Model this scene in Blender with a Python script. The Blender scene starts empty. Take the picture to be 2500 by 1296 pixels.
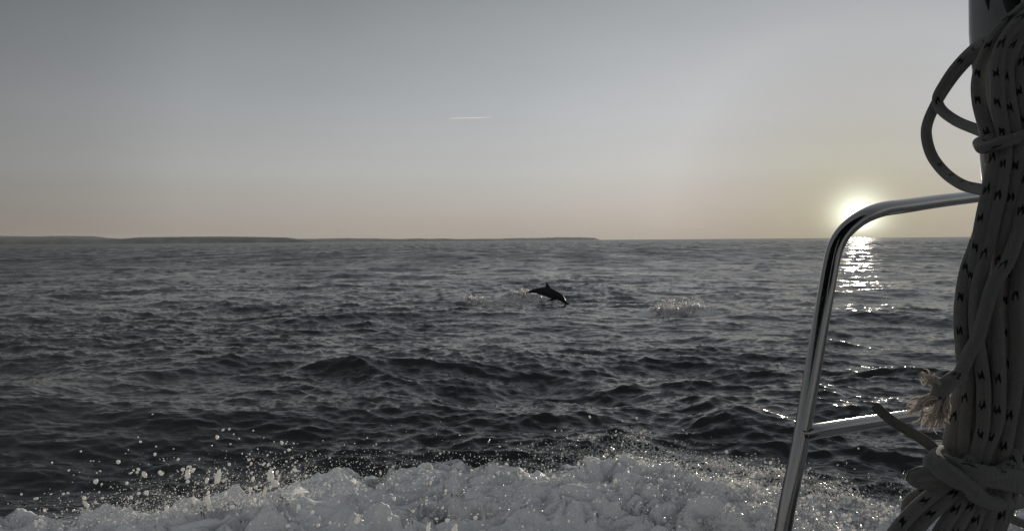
import bpy, bmesh, math, random
import numpy as np
from mathutils import Matrix, Vector, noise as mnoise

R = math.radians
sc = bpy.context.scene
rng = np.random.default_rng(7)
random.seed(7)

# ------------------------------------------------------------------ camera
CAM_H = 2.15
FPX = 1888.0                      # focal length in pixels of the 2500 px wide photograph
cam = bpy.data.objects.new('camera', bpy.data.cameras.new('camera'))
sc.collection.objects.link(cam)
CAM_M = Matrix.Translation((0, 0, CAM_H)) @ Matrix.Rotation(R(90 - 1.85), 4, 'X') @ Matrix.Rotation(R(-0.46), 4, 'Z')
cam.matrix_world = CAM_M
cam.data.sensor_width = 36
cam.data.lens = FPX / 2500 * 36
cam.data.clip_start = 0.05
cam.data.clip_end = 200000
sc.camera = cam

# ------------------------------------------------------------------ sky, sun, exposure
SUN_AZ, SUN_EL = R(24.15), R(1.35)     # azimuth clockwise from +Y
SUN_DIR = Vector((math.sin(SUN_AZ) * math.cos(SUN_EL), math.cos(SUN_AZ) * math.cos(SUN_EL), math.sin(SUN_EL)))
world = bpy.data.worlds.new('World')
sc.world = world
world.use_nodes = True


def build_world():
    nt = world.node_tree
    n, l = nt.nodes, nt.links
    bg = n['Background']

    def math_node(op, a, b=None, clamp=False):
        m = n.new('ShaderNodeMath'); m.operation = op; m.use_clamp = clamp
        for i, v in enumerate((a, b)):
            if v is None: continue
            if isinstance(v, (int, float)): m.inputs[i].default_value = v
            else: l.new(v, m.inputs[i])
        return m.outputs[0]

    def mixrgb(mode, fac, a, b):
        m = n.new('ShaderNodeMix'); m.data_type = 'RGBA'; m.blend_type = mode
        if isinstance(fac, (int, float)): m.inputs[0].default_value = fac
        else: l.new(fac, m.inputs[0])
        for s, v in ((6, a), (7, b)):
            if isinstance(v, tuple): m.inputs[s].default_value = (*v, 1)
            else: l.new(v, m.inputs[s])
        return m.outputs[2]

    def ramp(fac, pts, lo, hi):
        mr = n.new('ShaderNodeMapRange'); mr.inputs[1].default_value = lo; mr.inputs[2].default_value = hi
        l.new(fac, mr.inputs[0])
        r = n.new('ShaderNodeValToRGB'); cr = r.color_ramp
        while len(cr.elements) < len(pts): cr.elements.new(.5)
        for e, (p, c) in zip(cr.elements, pts):
            e.position = (p - lo) / (hi - lo)
            e.color = (*c, 1) if isinstance(c, tuple) else (c, c, c, 1)
        cr.interpolation = 'B_SPLINE' if False else 'EASE'
        cr.interpolation = 'LINEAR'
        l.new(mr.outputs[0], r.inputs[0])
        return r.outputs[0]

    tc = n.new('ShaderNodeTexCoord')
    vn = n.new('ShaderNodeVectorMath'); vn.operation = 'NORMALIZE'
    l.new(tc.outputs['Generated'], vn.inputs[0])
    sx = n.new('ShaderNodeSeparateXYZ'); l.new(vn.outputs[0], sx.inputs[0])
    el = math_node('MULTIPLY', math_node('ARCSINE', sx.outputs[2]), 57.2958)
    dt = n.new('ShaderNodeVectorMath'); dt.operation = 'DOT_PRODUCT'
    l.new(vn.outputs[0], dt.inputs[0]); dt.inputs[1].default_value = SUN_DIR
    ang = math_node('MULTIPLY', math_node('ARCCOSINE', math_node('MINIMUM', dt.outputs['Value'], 1.0)), 57.2958)
    # brightness by elevation (dusk sky, brown haze on the sea line; raised overhead to light the foam)
    E = ramp(el, [(-2, (.34, .30, .26)), (0, (.385, .340, .29)), (1, (.42, .373, .322)), (2.6, (.445, .418, .382)), (5, (.462, .464, .448)),
                  (9, (.403, .42, .434)), (13, (.325, .345, .362)), (17, (.25, .268, .285)), (30, (.275, .295, .32)), (60, (.31, .335, .365)), (88, (.32, .345, .375))], -2, 90)
    A = ramp(ang, [(0, .74), (4, .84), (8, .99), (13, 1.18), (19, 1.13), (25, 1.05), (34, .98), (47, .84), (53, .66), (60, .53), (90, .74), (150, .72), (180, .72)], 0, 180)  # raised again away from the sun as unseen fill light
    base = mixrgb('MULTIPLY', 1.0, E, A)
    up = ramp(el, [(-2, 1.0), (4, 1.0), (12, 1.18), (18, 1.35), (40, 1.2), (90, 1.0)], -2, 90)      # higher up, the side of the sun is brighter
    near = ramp(ang, [(0, 1.0), (22, .75), (40, 0), (180, 0)], 0, 180)
    base = mixrgb('MULTIPLY', near, base, up)
    # physical sky, strongly desaturated, as a small share of the light
    s = n.new('ShaderNodeTexSky'); s.sky_type = 'NISHITA'; s.sun_disc = False
    s.sun_elevation = SUN_EL; s.sun_rotation = SUN_AZ; s.dust_density = 3
    h = n.new('ShaderNodeHueSaturation'); h.inputs['Saturation'].default_value = .2; h.inputs['Value'].default_value = .05
    l.new(s.outputs[0], h.inputs['Color'])
    g = n.new('ShaderNodeGamma'); g.inputs[1].default_value = .5
    l.new(h.outputs[0], g.inputs[0])
    base = mixrgb('MIX', .06, base, g.outputs[0])
    # faint uneven haze in the sky
    mp = n.new('ShaderNodeMapping'); mp.inputs['Scale'].default_value = (2.2, 2.2, 14.0); l.new(vn.outputs[0], mp.inputs[0])
    hz = n.new('ShaderNodeTexNoise'); hz.inputs['Scale'].default_value = 1.6; hz.inputs['Detail'].default_value = 5; l.new(mp.outputs[0], hz.inputs['Vector'])
    hm = math_node('ADD', math_node('MULTIPLY', hz.outputs[0], .09), .955)
    hv = n.new('ShaderNodeVectorMath'); hv.operation = 'SCALE'; l.new(base, hv.inputs[0]); l.new(hm, hv.inputs['Scale']); base = hv.outputs[0]
    # the aureole of the low sun
    def gauss(w, p):
        return math_node('EXPONENT', math_node('MULTIPLY', math_node('POWER', math_node('DIVIDE', ang, w), p), -1.0))
    def addc(col, f, c):
        v = n.new('ShaderNodeVectorMath'); v.operation = 'SCALE'; v.inputs[0].default_value = c; l.new(f, v.inputs['Scale'])
        a = n.new('ShaderNodeVectorMath'); a.operation = 'ADD'; l.new(col, a.inputs[0]); l.new(v.outputs[0], a.inputs[1])
        return a.outputs[0]
    base = addc(base, gauss(5.2, 1.6), (.10, .13, .04))
    base = addc(base, gauss(13.0, 2.0), (.04, .004, -.02))
    thin = math_node('ADD', .22, math_node('MULTIPLY', .78, ramp(el, [(-1, 0.0), (.1, .3), (.7, .85), (1.6, 1.0), (3, 1.0)], -1, 3)))
    base = addc(base, math_node('MULTIPLY', gauss(1.45, 2.0), thin), (1.25, 1.3, 1.12))
    base = addc(base, gauss(.5, 2.0), (5., 4.5, 3.4))
    l.new(base, bg.inputs[0]); bg.inputs[1].default_value = 1.0


build_world()
sun = bpy.data.objects.new('sun', bpy.data.lights.new('sun', 'SUN'))
sun.data.energy = 4.0
sun.data.angle = R(0.53)
sun.data.color = (1.0, .90, .76)
sun.rotation_euler = (-SUN_DIR).to_track_quat('-Z', 'Y').to_euler()
sc.collection.objects.link(sun)
vs = sc.view_settings
vs.view_transform = 'Standard'; vs.look = 'None'; vs.exposure = 0; vs.gamma = 1; vs.use_curve_mapping = False
cy = sc.cycles
cy.use_denoising = True
cy.max_bounces = 8; cy.diffuse_bounces = 5; cy.glossy_bounces = 3; cy.transmission_bounces = 2; cy.volume_bounces = 0
cy.caustics_reflective = False; cy.caustics_refractive = False
cy.sample_clamp_indirect = 3.0
cy.sample_clamp_direct = 60.0


# ------------------------------------------------------------------ helpers
def px(x, y, d):
    """world point seen at photograph pixel x, y at the distance d along the view axis"""
    return CAM_M @ Vector(((x - 1250) / FPX * d, -(y - 648) / FPX * d, -d))


def gpx(x, y, z=0.0):
    """world point seen at pixel x, y at the height z"""
    o = CAM_M.translation
    v = px(x, y, 1.0) - o
    return o + v * ((z - o.z) / v.z)


def tag(o, label=None, cat=None, group=None, kind=None):
    for k, v in (('label', label), ('category', cat), ('group', group), ('kind', kind)):
        if v: o[k] = v
    return o


def link(name, data, parent=None):
    o = bpy.data.objects.new(name, data)
    sc.collection.objects.link(o)
    if parent: o.parent = parent
    return o


def thing(name, loc, label, cat, group=None):
    o = link(name, None); o.location = loc; o.empty_display_size = .1
    return tag(o, label, cat, group)


def part(name, me, parent):
    """a mesh given in world coordinates, re-based to its parent's location"""
    me.transform(Matrix.Translation(-parent.location))
    o = link(name, me, parent)
    return o


def mesh_np(name, verts, quads=None, tris=None, mat=None, smooth=True, uv=None):
    me = bpy.data.meshes.new(name)
    v = np.asarray(verts, dtype=np.float32)
    me.vertices.add(len(v)); me.vertices.foreach_set('co', v.ravel())
    idx, starts, tot, pos = [], [], [], 0
    for f, k in ((quads, 4), (tris, 3)):
        if f is None or len(f) == 0: continue
        f = np.asarray(f, dtype=np.int32)
        idx.append(f.ravel()); starts.append(pos + np.arange(len(f)) * k); pos += f.size
    idx = np.concatenate(idx); starts = np.concatenate(starts)
    me.loops.add(len(idx)); me.loops.foreach_set('vertex_index', idx)
    me.polygons.add(len(starts)); me.polygons.foreach_set('loop_start', starts.astype(np.int32))
    if smooth: me.polygons.foreach_set('use_smooth', np.ones(len(starts), bool))
    if uv is not None:
        ul = me.uv_layers.new(name='UVMap')
        ul.data.foreach_set('uv', np.asarray(uv, np.float32)[idx].ravel())
    me.update(calc_edges=True); me.validate()
    if mat: me.materials.append(mat)
    return me


def grid_quads(nr, nc, closed=False):
    i = np.arange(nr - 1)[:, None]; j = np.arange(nc if closed else nc - 1)[None, :]
    j2 = (j + 1) % nc
    a = i * nc + j; b = i * nc + j2; c = (i + 1) * nc + j2; d = (i + 1) * nc + j
    return np.stack([a, b, c, d], -1).reshape(-1, 4)


def catmull(P, n_per):
    P = [np.array(p, float) for p in P]
    P = [2 * P[0] - P[1]] + P + [2 * P[-1] - P[-2]]
    out = []
    for i in range(1, len(P) - 2):
        for t in np.linspace(0, 1, n_per, endpoint=False):
            a, b, c, d = P[i - 1:i + 3]
            out.append(.5 * (2 * b + (c - a) * t + (2 * a - 5 * b + 4 * c - d) * t * t + (3 * b - a - 3 * c + d) * t ** 3))
    out.append(P[-2])
    return np.array(out)


def tube(path, rad, seg=12, mat=None, name='tube', squash=1.0, caps=True, twist=0.0, wob=None, even=None):
    """sweep a ring along a dense path; uv = (angle 0..1, arc length in metres)"""
    p = np.asarray(path, float)
    if even:
        s = np.r_[0, np.cumsum(np.linalg.norm(np.diff(p, axis=0), axis=1))]
        m = max(4, int(s[-1] / even)); t = np.linspace(0, s[-1], m)
        if np.ndim(rad): rad = np.interp(t, s, rad)
        p = np.stack([np.interp(t, s, p[:, k]) for k in range(3)], -1)
    m = len(p)
    rad = np.full(m, rad) if not np.ndim(rad) else np.asarray(rad, float)
    T = np.gradient(p, axis=0); T /= np.linalg.norm(T, axis=1)[:, None] + 1e-12
    N = np.zeros_like(T)
    ref = np.array([0, 1.0, 0]) if abs(T[0][1]) < .9 else np.array([1.0, 0, 0])
    nn = ref - T[0] * ref.dot(T[0]); N[0] = nn / np.linalg.norm(nn)
    for i in range(1, m):
        nn = N[i - 1] - T[i] * N[i - 1].dot(T[i]); N[i] = nn / (np.linalg.norm(nn) + 1e-12)
    B = np.cross(T, N)
    s = np.r_[0, np.cumsum(np.linalg.norm(np.diff(p, axis=0), axis=1))]
    a = np.linspace(0, 2 * np.pi, seg + 1)
    aa = a[None, :] + twist * s[:, None]
    rr = rad[:, None] * np.ones_like(aa)
    if wob is not None: rr = rr * wob(s[:, None], aa)
    V = p[:, None, :] + rr[..., None] * (np.cos(aa)[..., None] * N[:, None, :] + squash * np.sin(aa)[..., None] * B[:, None, :])
    uv = np.stack([np.broadcast_to(a[None, :] / (2 * np.pi), (m, seg + 1)), np.broadcast_to(s[:, None], (m, seg + 1))], -1)
    verts = V.reshape(-1, 3); q = grid_quads(m, seg + 1)
    tris = None
    uvs = uv.reshape(-1, 2)
    if caps:
        verts = np.vstack([verts, p[0], p[-1]]); c0, c1 = len(verts) - 2, len(verts) - 1
        uvs = np.vstack([uvs, [.5, 0], [.5, s[-1]]])
        tris = [(c0, k + 1, k) for k in range(seg)] + [(c1, (m - 1) * (seg + 1) + k, (m - 1) * (seg + 1) + k + 1) for k in range(seg)]
    return mesh_np(name, verts, q, tris, mat, uv=uvs)


def join_meshes(name, meshes, mat=None):
    bm = bmesh.new()
    for me in meshes:
        bm.from_mesh(me); bpy.data.meshes.remove(me)
    out = bpy.data.meshes.new(name); bm.to_mesh(out); bm.free()
    if mat: out.materials.append(mat)
    for p in out.polygons: p.use_smooth = True
    return out


def material(name, base=(.5, .5, .5), rough=.5, metal=0.0, spec=.5, **kw):
    m = bpy.data.materials.new(name); m.use_nodes = True
    b = m.node_tree.nodes['Principled BSDF']
    b.inputs['Base Color'].default_value = (*base, 1)
    b.inputs['Roughness'].default_value = rough
    b.inputs['Metallic'].default_value = metal
    b.inputs['Specular IOR Level'].default_value = spec
    for k, v in kw.items(): b.inputs[k.replace('_', ' ')].default_value = v
    return m


def nodes_of(m):
    nt = m.node_tree
    return nt, nt.nodes, nt.links, nt.nodes['Principled BSDF']


def noise_node(n, l, coord, scale, detail=4, rough=.55):
    t = n.new('ShaderNodeTexNoise'); t.inputs['Scale'].default_value = scale
    t.inputs['Detail'].default_value = detail; t.inputs['Roughness'].default_value = rough
    l.new(coord, t.inputs['Vector'])
    return t


def sstep(a, b, x):
    t = np.clip((x - a) / (b - a), 0, 1); return t * t * (3 - 2 * t)


# ------------------------------------------------------------------ waves
class Tile:
    """periodic random field with bilinear look-up"""
    def __init__(self, L, *fields): self.L = L; self.F = fields; self.N = fields[0].shape[0]

    def __call__(self, x, y):
        N = self.N
        u = (x / self.L * N) % N; v = (y / self.L * N) % N
        i = np.floor(u).astype(int); j = np.floor(v).astype(int); fu = u - i; fv = v - j
        i %= N; j %= N; i2 = (i + 1) % N; j2 = (j + 1) % N
        return [f[i, j] * (1 - fu) * (1 - fv) + f[i2, j] * fu * (1 - fv) + f[i, j2] * (1 - fu) * fv + f[i2, j2] * fu * fv for f in self.F]


WIND = math.radians(-103)          # the direction the waves run towards: at the boat, a little to the left


def ocean_tile(L, N, lam_lo, lam_hi, peak, A, seed, spread=2.0):
    g = np.random.default_rng(seed)
    k1 = np.fft.fftfreq(N, L / N) * 2 * np.pi
    kx, ky = np.meshgrid(k1, k1, indexing='ij')
    k = np.hypot(kx, ky); k[0, 0] = 1
    kp = 2 * np.pi / peak
    S = k ** -4.0 * np.exp(-1.25 * (kp / k) ** 2)
    c = np.cos((np.arctan2(ky, kx) - WIND) / 2.0) ** 2
    S *= c ** spread + .02
    S[(k < 2 * np.pi / lam_hi) | (k >= 2 * np.pi / lam_lo)] = 0
    S[0, 0] = 0
    dk = 2 * np.pi / L
    amp = A * np.sqrt(S) * dk
    z = (g.normal(size=(N, N)) + 1j * g.normal(size=(N, N))) * amp
    h = np.fft.ifft2(z * N * N)
    dx = np.fft.ifft2(1j * kx / k * z * N * N).real
    dy = np.fft.ifft2(1j * ky / k * z * N * N).real
    return Tile(L, h.real.astype(np.float32), dx.astype(np.float32), dy.astype(np.float32))


WAVE_A = .044
T_swell = ocean_tile(173.0, 1024, 1.7, 60, 9.0, WAVE_A * 1.35, 11, 6)
T_chop = ocean_tile(29.7, 1024, .42, 1.7, 7.0, WAVE_A * 2.1, 12, 6)
T_ripple = ocean_tile(7.3, 512, .04, .42, 7.0, WAVE_A * 3.2, 13, 5)


def noise_tile(L, N, beta, lam_hi, seed):
    g = np.random.default_rng(seed)
    k1 = np.fft.fftfreq(N, L / N)
    kx, ky = np.meshgrid(k1, k1, indexing='ij'); k = np.hypot(kx, ky); k[0, 0] = 1
    if beta is None: a = np.exp(-(np.log(k * lam_hi) / .45) ** 2) / k          # one band of sizes round lam_hi
    else: a = k ** (-beta) * np.exp(-(1 / (lam_hi * k)) ** 2)
    a[0, 0] = 0
    h = np.fft.ifft2(np.fft.fft2(g.normal(size=(N, N))) * a).real
    return Tile(L, (h / h.std()).astype(np.float32))


def polyline_field(x, y, pts):
    """signed distance to a polyline and the position along it (0..1)"""
    best = np.full(x.shape, 1e9); sgn = np.zeros(x.shape); par = np.zeros(x.shape)
    P = np.asarray(pts, float); seg = np.linalg.norm(np.diff(P, axis=0), axis=1); cum = np.r_[0, np.cumsum(seg)]
    for i in range(len(P) - 1):
        ax, ay = P[i]; bx, by = P[i + 1]; ex, ey = bx - ax, by - ay; L2 = ex * ex + ey * ey
        t = np.clip(((x - ax) * ex + (y - ay) * ey) / L2, 0, 1)
        dx = x - ax - t * ex; dy = y - ay - t * ey; d = np.hypot(dx, dy)
        m = d < best
        best = np.where(m, d, best); sgn = np.where(m, np.sign(ex * dy - ey * dx), sgn)
        par = np.where(m, (cum[i] + t * seg[i]) / cum[-1], par)
    return best * sgn, par


# ridges of the boat's own waves: (polyline seen in the photograph, height, half width)
def gp(*P): return [tuple(gpx(a, b)[:2]) for a, b in P]


RIDGES = [
    (gp((-500, 1075), (0, 985), (300, 925), (640, 880), (860, 873), (1060, 905), (1250, 960)), .11, .9),
    (gp((900, 1010), (1130, 930), (1350, 905), (1600, 960), (1850, 1040), (2200, 1120)), .085, .5),
    (gp((700, 800), (1000, 770), (1400, 765), (1660, 790), (2000, 850), (2400, 900)), .06, 1.1),
    (gp((850, 862), (960, 855), (1020, 838), (1060, 840)), .05, .3),
]


def sea_height(x, y, r=None, fine=1.0):
    """displaced surface: returns x', y', z"""
    r = np.hypot(x, y) if r is None else r
    wa = 1.0 - .55 * sstep(3, 14, 14 - r + 3) * 0
    h1, a1, b1 = T_swell(x + 31, y + 17)
    h2, a2, b2 = T_chop(x, y)
    h3, a3, b3 = T_ripple(x, y)
    w2 = 1 - .0 * r; w3 = (1 - sstep(35, 80, r)) * fine; w2 = .45 + .55 * fine if np.ndim(fine) else (1.0 if fine > .5 else .45)
    mod = .95 + .25 * T_patch(x, y)[0].clip(-1, 1)          # gusts: rougher and calmer patches
    mod = np.clip(mod, .35, 1.5)
    h1 = h1 * (1 + .8 * sstep(60, 250, r)) * (1 - .6 * sstep(700, 3000, r))
    z = h1 + h2 * mod * w2 + h3 * mod * w3
    ch = .85
    X = x + ch * (a1 + a2 * mod * w2 + a3 * mod * w3)
    Y = y + ch * (b1 + b2 * mod * w2 + b3 * mod * w3)
    z = z - .18 * np.exp(-((x + 3.8) / 2.9) ** 2 - ((y - 7.9) / 1.1) ** 2)      # the hollow behind the boat's own wave
    near = r < 60
    if near.any():
        xn, yn = x[near], y[near]; zz = np.zeros(xn.shape)
        wv = T_warp(xn, yn)[0] * .25
        for pts, hh, w in RIDGES:
            s, par = polyline_field(xn + wv, yn + wv * .6, pts)
            # crest with a steep near side and a trough in front of it
            env = sstep(0, .22, par) * (1 - sstep(.8, 1.0, par))
            sd = -s if pts[-1][0] > pts[0][0] else s      # sd > 0: this side of the crest
            sd = np.abs(s) * np.where(sd > 0, 1, -1)
            p = np.where(sd > 0, np.exp(-(sd / w) ** 2), np.exp(-(sd / (1.8 * w)) ** 2))
            tr = np.exp(-((sd - 1.9 * w) / (1.1 * w)) ** 2)
            zz += hh * env * (p - .55 * tr)
        z = z.copy(); z[near] += zz
    return X, Y, z


T_patch = noise_tile(90, 256, 2.8, 30, 21)
T_warp = noise_tile(24, 256, 2.8, 6, 22)

# ---- where the wake foams: outline of the foam in the photograph, turned into a field on the water
FOAM_EDGE = gp((-900, 1330), (-300, 1252), (0, 1232), (250, 1218), (380, 1206), (520, 1186), (640, 1170), (730, 1156), (800, 1148), (900, 1144),
               (1060, 1146), (1200, 1162), (1330, 1178), (1400, 1166), (1480, 1162), (1560, 1186), (1640, 1204), (1800, 1212), (2000, 1230), (2200, 1235), (2300, 1195), (2420, 1185), (2800, 1230), (3400, 1300))
SPECK_EDGE = gp((1000, 1150), (1080, 1085), (1200, 1075), (1420, 1080), (1500, 1068), (1620, 1068), (1760, 1085), (1900, 1120), (2040, 1165), (2160, 1180), (2260, 1150), (2400, 1140), (2700, 1150), (3200, 1200))


def edge_field(x, y, E):
    s, _ = polyline_field(x, y, E)
    return -s           # > 0 on the boat's side (edges run left to right)


def sea_foam(x, y):
    r = np.hypot(x, y)
    f = np.zeros(x.shape)
    m = r < 14
    if m.any():
        xn, yn = x[m], y[m]
        e = edge_field(xn, yn, FOAM_EDGE); e2 = edge_field(xn, yn, SPECK_EDGE)
        right = sstep(-.5, 1.6, xn)
        f[m] = np.maximum(.66 * sstep(-.35, .25, e), .62 * sstep(-.25, .9, e2) * right)
    # broken water left by the dolphin
    m = (r > 20) & (r < 34) & (x > -4) & (x < 8)
    if m.any():
        for P_, w_, a_ in ((gp((1130, 736), (1200, 742), (1270, 732), (1330, 727)), .60, 1.15), (gp((1600, 768), (1690, 766)), .8, 1.0)):
            s, par = polyline_field(x[m], y[m], P_)
            f[m] = np.maximum(f[m], a_ * np.exp(-(s / w_) ** 2))
    return f


def build_sea():
    th = np.concatenate([np.linspace(-180, -46, 34, endpoint=False), np.linspace(-46, -37, 30, endpoint=False),
                         np.linspace(-36.5, 36.5, 960, endpoint=False), np.linspace(37, 46, 30, endpoint=False), np.linspace(46, 180, 34)])
    r = [1.2]
    while r[-1] < 16000:
        a = r[-1]
        k = .02 if a < 4 else .005 if a < 25 else .0068 if a < 45 else .0095 if a < 150 else .013 if a < 500 else .03 if a < 900 else .08
        r.append(a * (1 + k))
    r = np.array([.02] + r)
    T, Rr = np.meshgrid(np.radians(th), r)
    x = Rr * np.sin(T); y = Rr * np.cos(T)
    X, Y, z = sea_height(x, y, Rr)
    fo = sea_foam(x, y); z = z - .10 * sstep(.5, .66, fo) * (Rr < 12)
    inner = sstep(.5, 2.5, Rr); far = 1 - sstep(4000, 12000, Rr)
    X = x + (X - x) * inner * far; Y = y + (Y - y) * inner * far; z = z * inner * far
    q = grid_quads(len(r), len(th))[:, ::-1]
    me = mesh_np('water', np.stack([X, Y, z], -1).reshape(-1, 3), q, None, mat_water())
    at = me.attributes.new('foam', 'FLOAT', 'POINT'); at.data.foreach_set('value', sea_foam(x, y).ravel().astype(np.float32))
    at = me.attributes.new('dist', 'FLOAT', 'POINT'); at.data.foreach_set('value', Rr.ravel().astype(np.float32))
    o = link('water', me)
    o['kind'] = 'structure'
    return o


def mat_water():
    m = material('sea_water', (.006, .009, .010), .06, spec=.5, IOR=1.333)
    nt, n, l, b = nodes_of(m)
    geo = n.new('ShaderNodeNewGeometry')
    mp = n.new('ShaderNodeMapping'); l.new(geo.outputs['Position'], mp.inputs[0])
    mp.inputs['Rotation'].default_value = (0, 0, R(20)); mp.inputs['Scale'].default_value = (.55, 1.0, 1.0)
    n1 = noise_node(n, l, mp.outputs[0], 9.0, 5, .62)
    n2 = noise_node(n, l, mp.outputs[0], 1.1, 6, .7)
    nr = []
    for sc_, dist_, rot_ in ((7.0, .007, 10), (.22, .14, 4)):
        mm = n.new('ShaderNodeMapping'); l.new(geo.outputs['Position'], mm.inputs[0]); mm.inputs['Scale'].default_value = (.34, 1, .6); mm.inputs['Rotation'].default_value = (0, 0, R(rot_))
        t = noise_node(n, l, mm.outputs[0], sc_, 3, .5); t.noise_type = 'RIDGED_MULTIFRACTAL'; t.inputs['Distortion'].default_value = .25
        t.inputs['Lacunarity'].default_value = 2.1; t.inputs['Offset'].default_value = .9; t.inputs['Gain'].default_value = 1.6
        nr.append((t, dist_))
    b1 = n.new('ShaderNodeBump'); b1.inputs['Strength'].default_value = 1; b1.inputs['Distance'].default_value = .002
    b2 = n.new('ShaderNodeBump'); b2.inputs['Strength'].default_value = 1; b2.inputs['Distance'].default_value = .004
    l.new(n1.outputs[0], b1.inputs['Height']); l.new(n2.outputs[0], b2.inputs['Height']); l.new(b1.outputs[0], b2.inputs['Normal'])
    for t, dist_ in nr:
        b3 = n.new('ShaderNodeBump'); b3.inputs['Strength'].default_value = 1; b3.inputs['Distance'].default_value = dist_ * .5
        l.new(t.outputs[0], b3.inputs['Height']); l.new(b2.outputs[0], b3.inputs['Normal']); b2 = b3
    l.new(b2.outputs[0], b.inputs['Normal'])
    # unresolved wavelets far out act as roughness
    ds = n.new('ShaderNodeAttribute'); ds.attribute_name = 'dist'
    mr = n.new('ShaderNodeMapRange'); mr.interpolation_type = 'SMOOTHSTEP'; mr.inputs[1].default_value = 6; mr.inputs[2].default_value = 110
    mr.inputs[3].default_value = .085; mr.inputs[4].default_value = .30
    l.new(ds.outputs['Fac'], mr.inputs[0])
    # cat's paws: wind-roughened and smoother streaks
    mg = n.new('ShaderNodeMapping'); l.new(geo.outputs['Position'], mg.inputs[0]); mg.inputs['Scale'].default_value = (.16, .035, 1)
    gn = noise_node(n, l, mg.outputs[0], 1.0, 8, .75)
    g2 = n.new('ShaderNodeMapRange'); l.new(gn.outputs[0], g2.inputs[0]); g2.inputs[1].default_value = .3; g2.inputs[2].default_value = .7; g2.inputs[3].default_value = .4; g2.inputs[4].default_value = 1.8
    gm = n.new('ShaderNodeMath'); gm.operation = 'MULTIPLY'; l.new(mr.outputs[0], gm.inputs[0]); l.new(g2.outputs[0], gm.inputs[1]); l.new(gm.outputs[0], b.inputs['Roughness'])
    # lace of bubbles
    fa = n.new('ShaderNodeAttribute'); fa.attribute_name = 'foam'
    v = n.new('ShaderNodeTexVoronoi'); v.feature = 'DISTANCE_TO_EDGE'; v.inputs['Scale'].default_value = 16
    nd = noise_node(n, l, geo.outputs['Position'], 7, 4)
    mx = n.new('ShaderNodeMix'); mx.data_type = 'RGBA'; mx.blend_type = 'LINEAR_LIGHT'; mx.inputs[0].default_value = .12
    l.new(geo.outputs['Position'], mx.inputs[6]); l.new(nd.outputs['Color'], mx.inputs[7]); l.new(mx.outputs[2], v.inputs['Vector'])
    fine = noise_node(n, l, geo.outputs['Position'], 42, 4, .7)
    s1 = n.new('ShaderNodeMath'); s1.operation = 'MULTIPLY_ADD'; l.new(v.outputs['Distance'], s1.inputs[0]); s1.inputs[1].default_value = -1.6; l.new(fine.outputs[0], s1.inputs[2])
    s2 = n.new('ShaderNodeMath'); s2.operation = 'MULTIPLY_ADD'; l.new(fa.outputs['Fac'], s2.inputs[0]); s2.inputs[1].default_value = .9; l.new(s1.outputs[0], s2.inputs[2])
    s3 = n.new('ShaderNodeMapRange'); l.new(s2.outputs[0], s3.inputs[0]); s3.inputs[1].default_value = .66; s3.inputs[2].default_value = .92
    s4 = n.new('ShaderNodeMath'); s4.operation = 'MULTIPLY'; l.new(s3.outputs[0], s4.inputs[0]); 
    st = n.new('ShaderNodeMapRange'); l.new(fa.outputs['Fac'], st.inputs[0]); st.inputs[1].default_value = 0; st.inputs[2].default_value = .2
    l.new(st.outputs[0], s4.inputs[1])
    foam = n.new('ShaderNodeBsdfDiffuse'); foam.inputs['Color'].default_value = (.62, .62, .60, 1)
    l.new(b2.outputs[0], foam.inputs['Normal'])
    ms = n.new('ShaderNodeMixShader'); l.new(s4.outputs[0], ms.inputs[0]); l.new(b.outputs[0], ms.inputs[1]); l.new(foam.outputs[0], ms.inputs[2])
    l.new(ms.outputs[0], n['Material Output'].inputs['Surface'])
    return m


sea = build_sea()


# ------------------------------------------------------------------ distant land
def land(name, outline, dist, depth, col, seed, lab_mat):
    """outline: (photo x, top y); a low rounded plateau standing in the sea at the given distance"""
    xs = np.array([p[0] for p in outline], float); ys = np.array([p[1] for p in outline], float)
    nx = 260; X = np.linspace(xs[0], xs[-1], nx); Yt = np.interp(X, xs, ys)
    g = np.random.default_rng(seed)
    rough = np.convolve(g.normal(size=nx + 8), np.ones(9) / 9, 'valid') * .45
    fine = g.normal(size=nx) * .12
    rows = 9
    prof = [(-.0, -6), (.03, .50), (.08, .74), (.16, .9), (.28, 1.0), (.5, 1.0), (.75, .9), (.92, .5), (1.0, -6)]
    V = np.zeros((rows, nx, 3))
    for j in range(nx):
        e = min(1, min(j, nx - 1 - j) / 6.0) if True else 1
        top = px(X[j], Yt[j] + rough[j] + fine[j], dist).z
        base = px(X[j], 600, dist)
        ndir = Vector((base.x, base.y, 0)).normalized()
        for i, (a, hgt) in enumerate(prof):
            q = Vector((base.x, base.y, 0)) + ndir * a * depth
            wob = 1 + .05 * g.normal() if 0 < i < 4 else 1
            V[i, j] = (q.x, q.y, hgt if hgt < 0 else max(.3, top * hgt * wob))
    me = mesh_np(name, V.reshape(-1, 3), grid_quads(rows, nx), None, lab_mat)
    o = link(name, me); o['kind'] = 'structure'
    return o


def mat_land(name, c1, c2):
    m = material(name, c1, .95, spec=.1)
    nt, n, l, b = nodes_of(m)
    geo = n.new('ShaderNodeNewGeometry')
    t = noise_node(n, l, geo.outputs['Position'], .012, 6, .6)
    cr = n.new('ShaderNodeValToRGB'); cr.color_ramp.elements[0].position = .4; cr.color_ramp.elements[1].position = .62
    cr.color_ramp.elements[0].color = (*c1, 1); cr.color_ramp.elements[1].color = (*c2, 1)
    l.new(t.outputs[0], cr.inputs[0]); l.new(cr.outputs[0], b.inputs['Base Color'])
    return m


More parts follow.
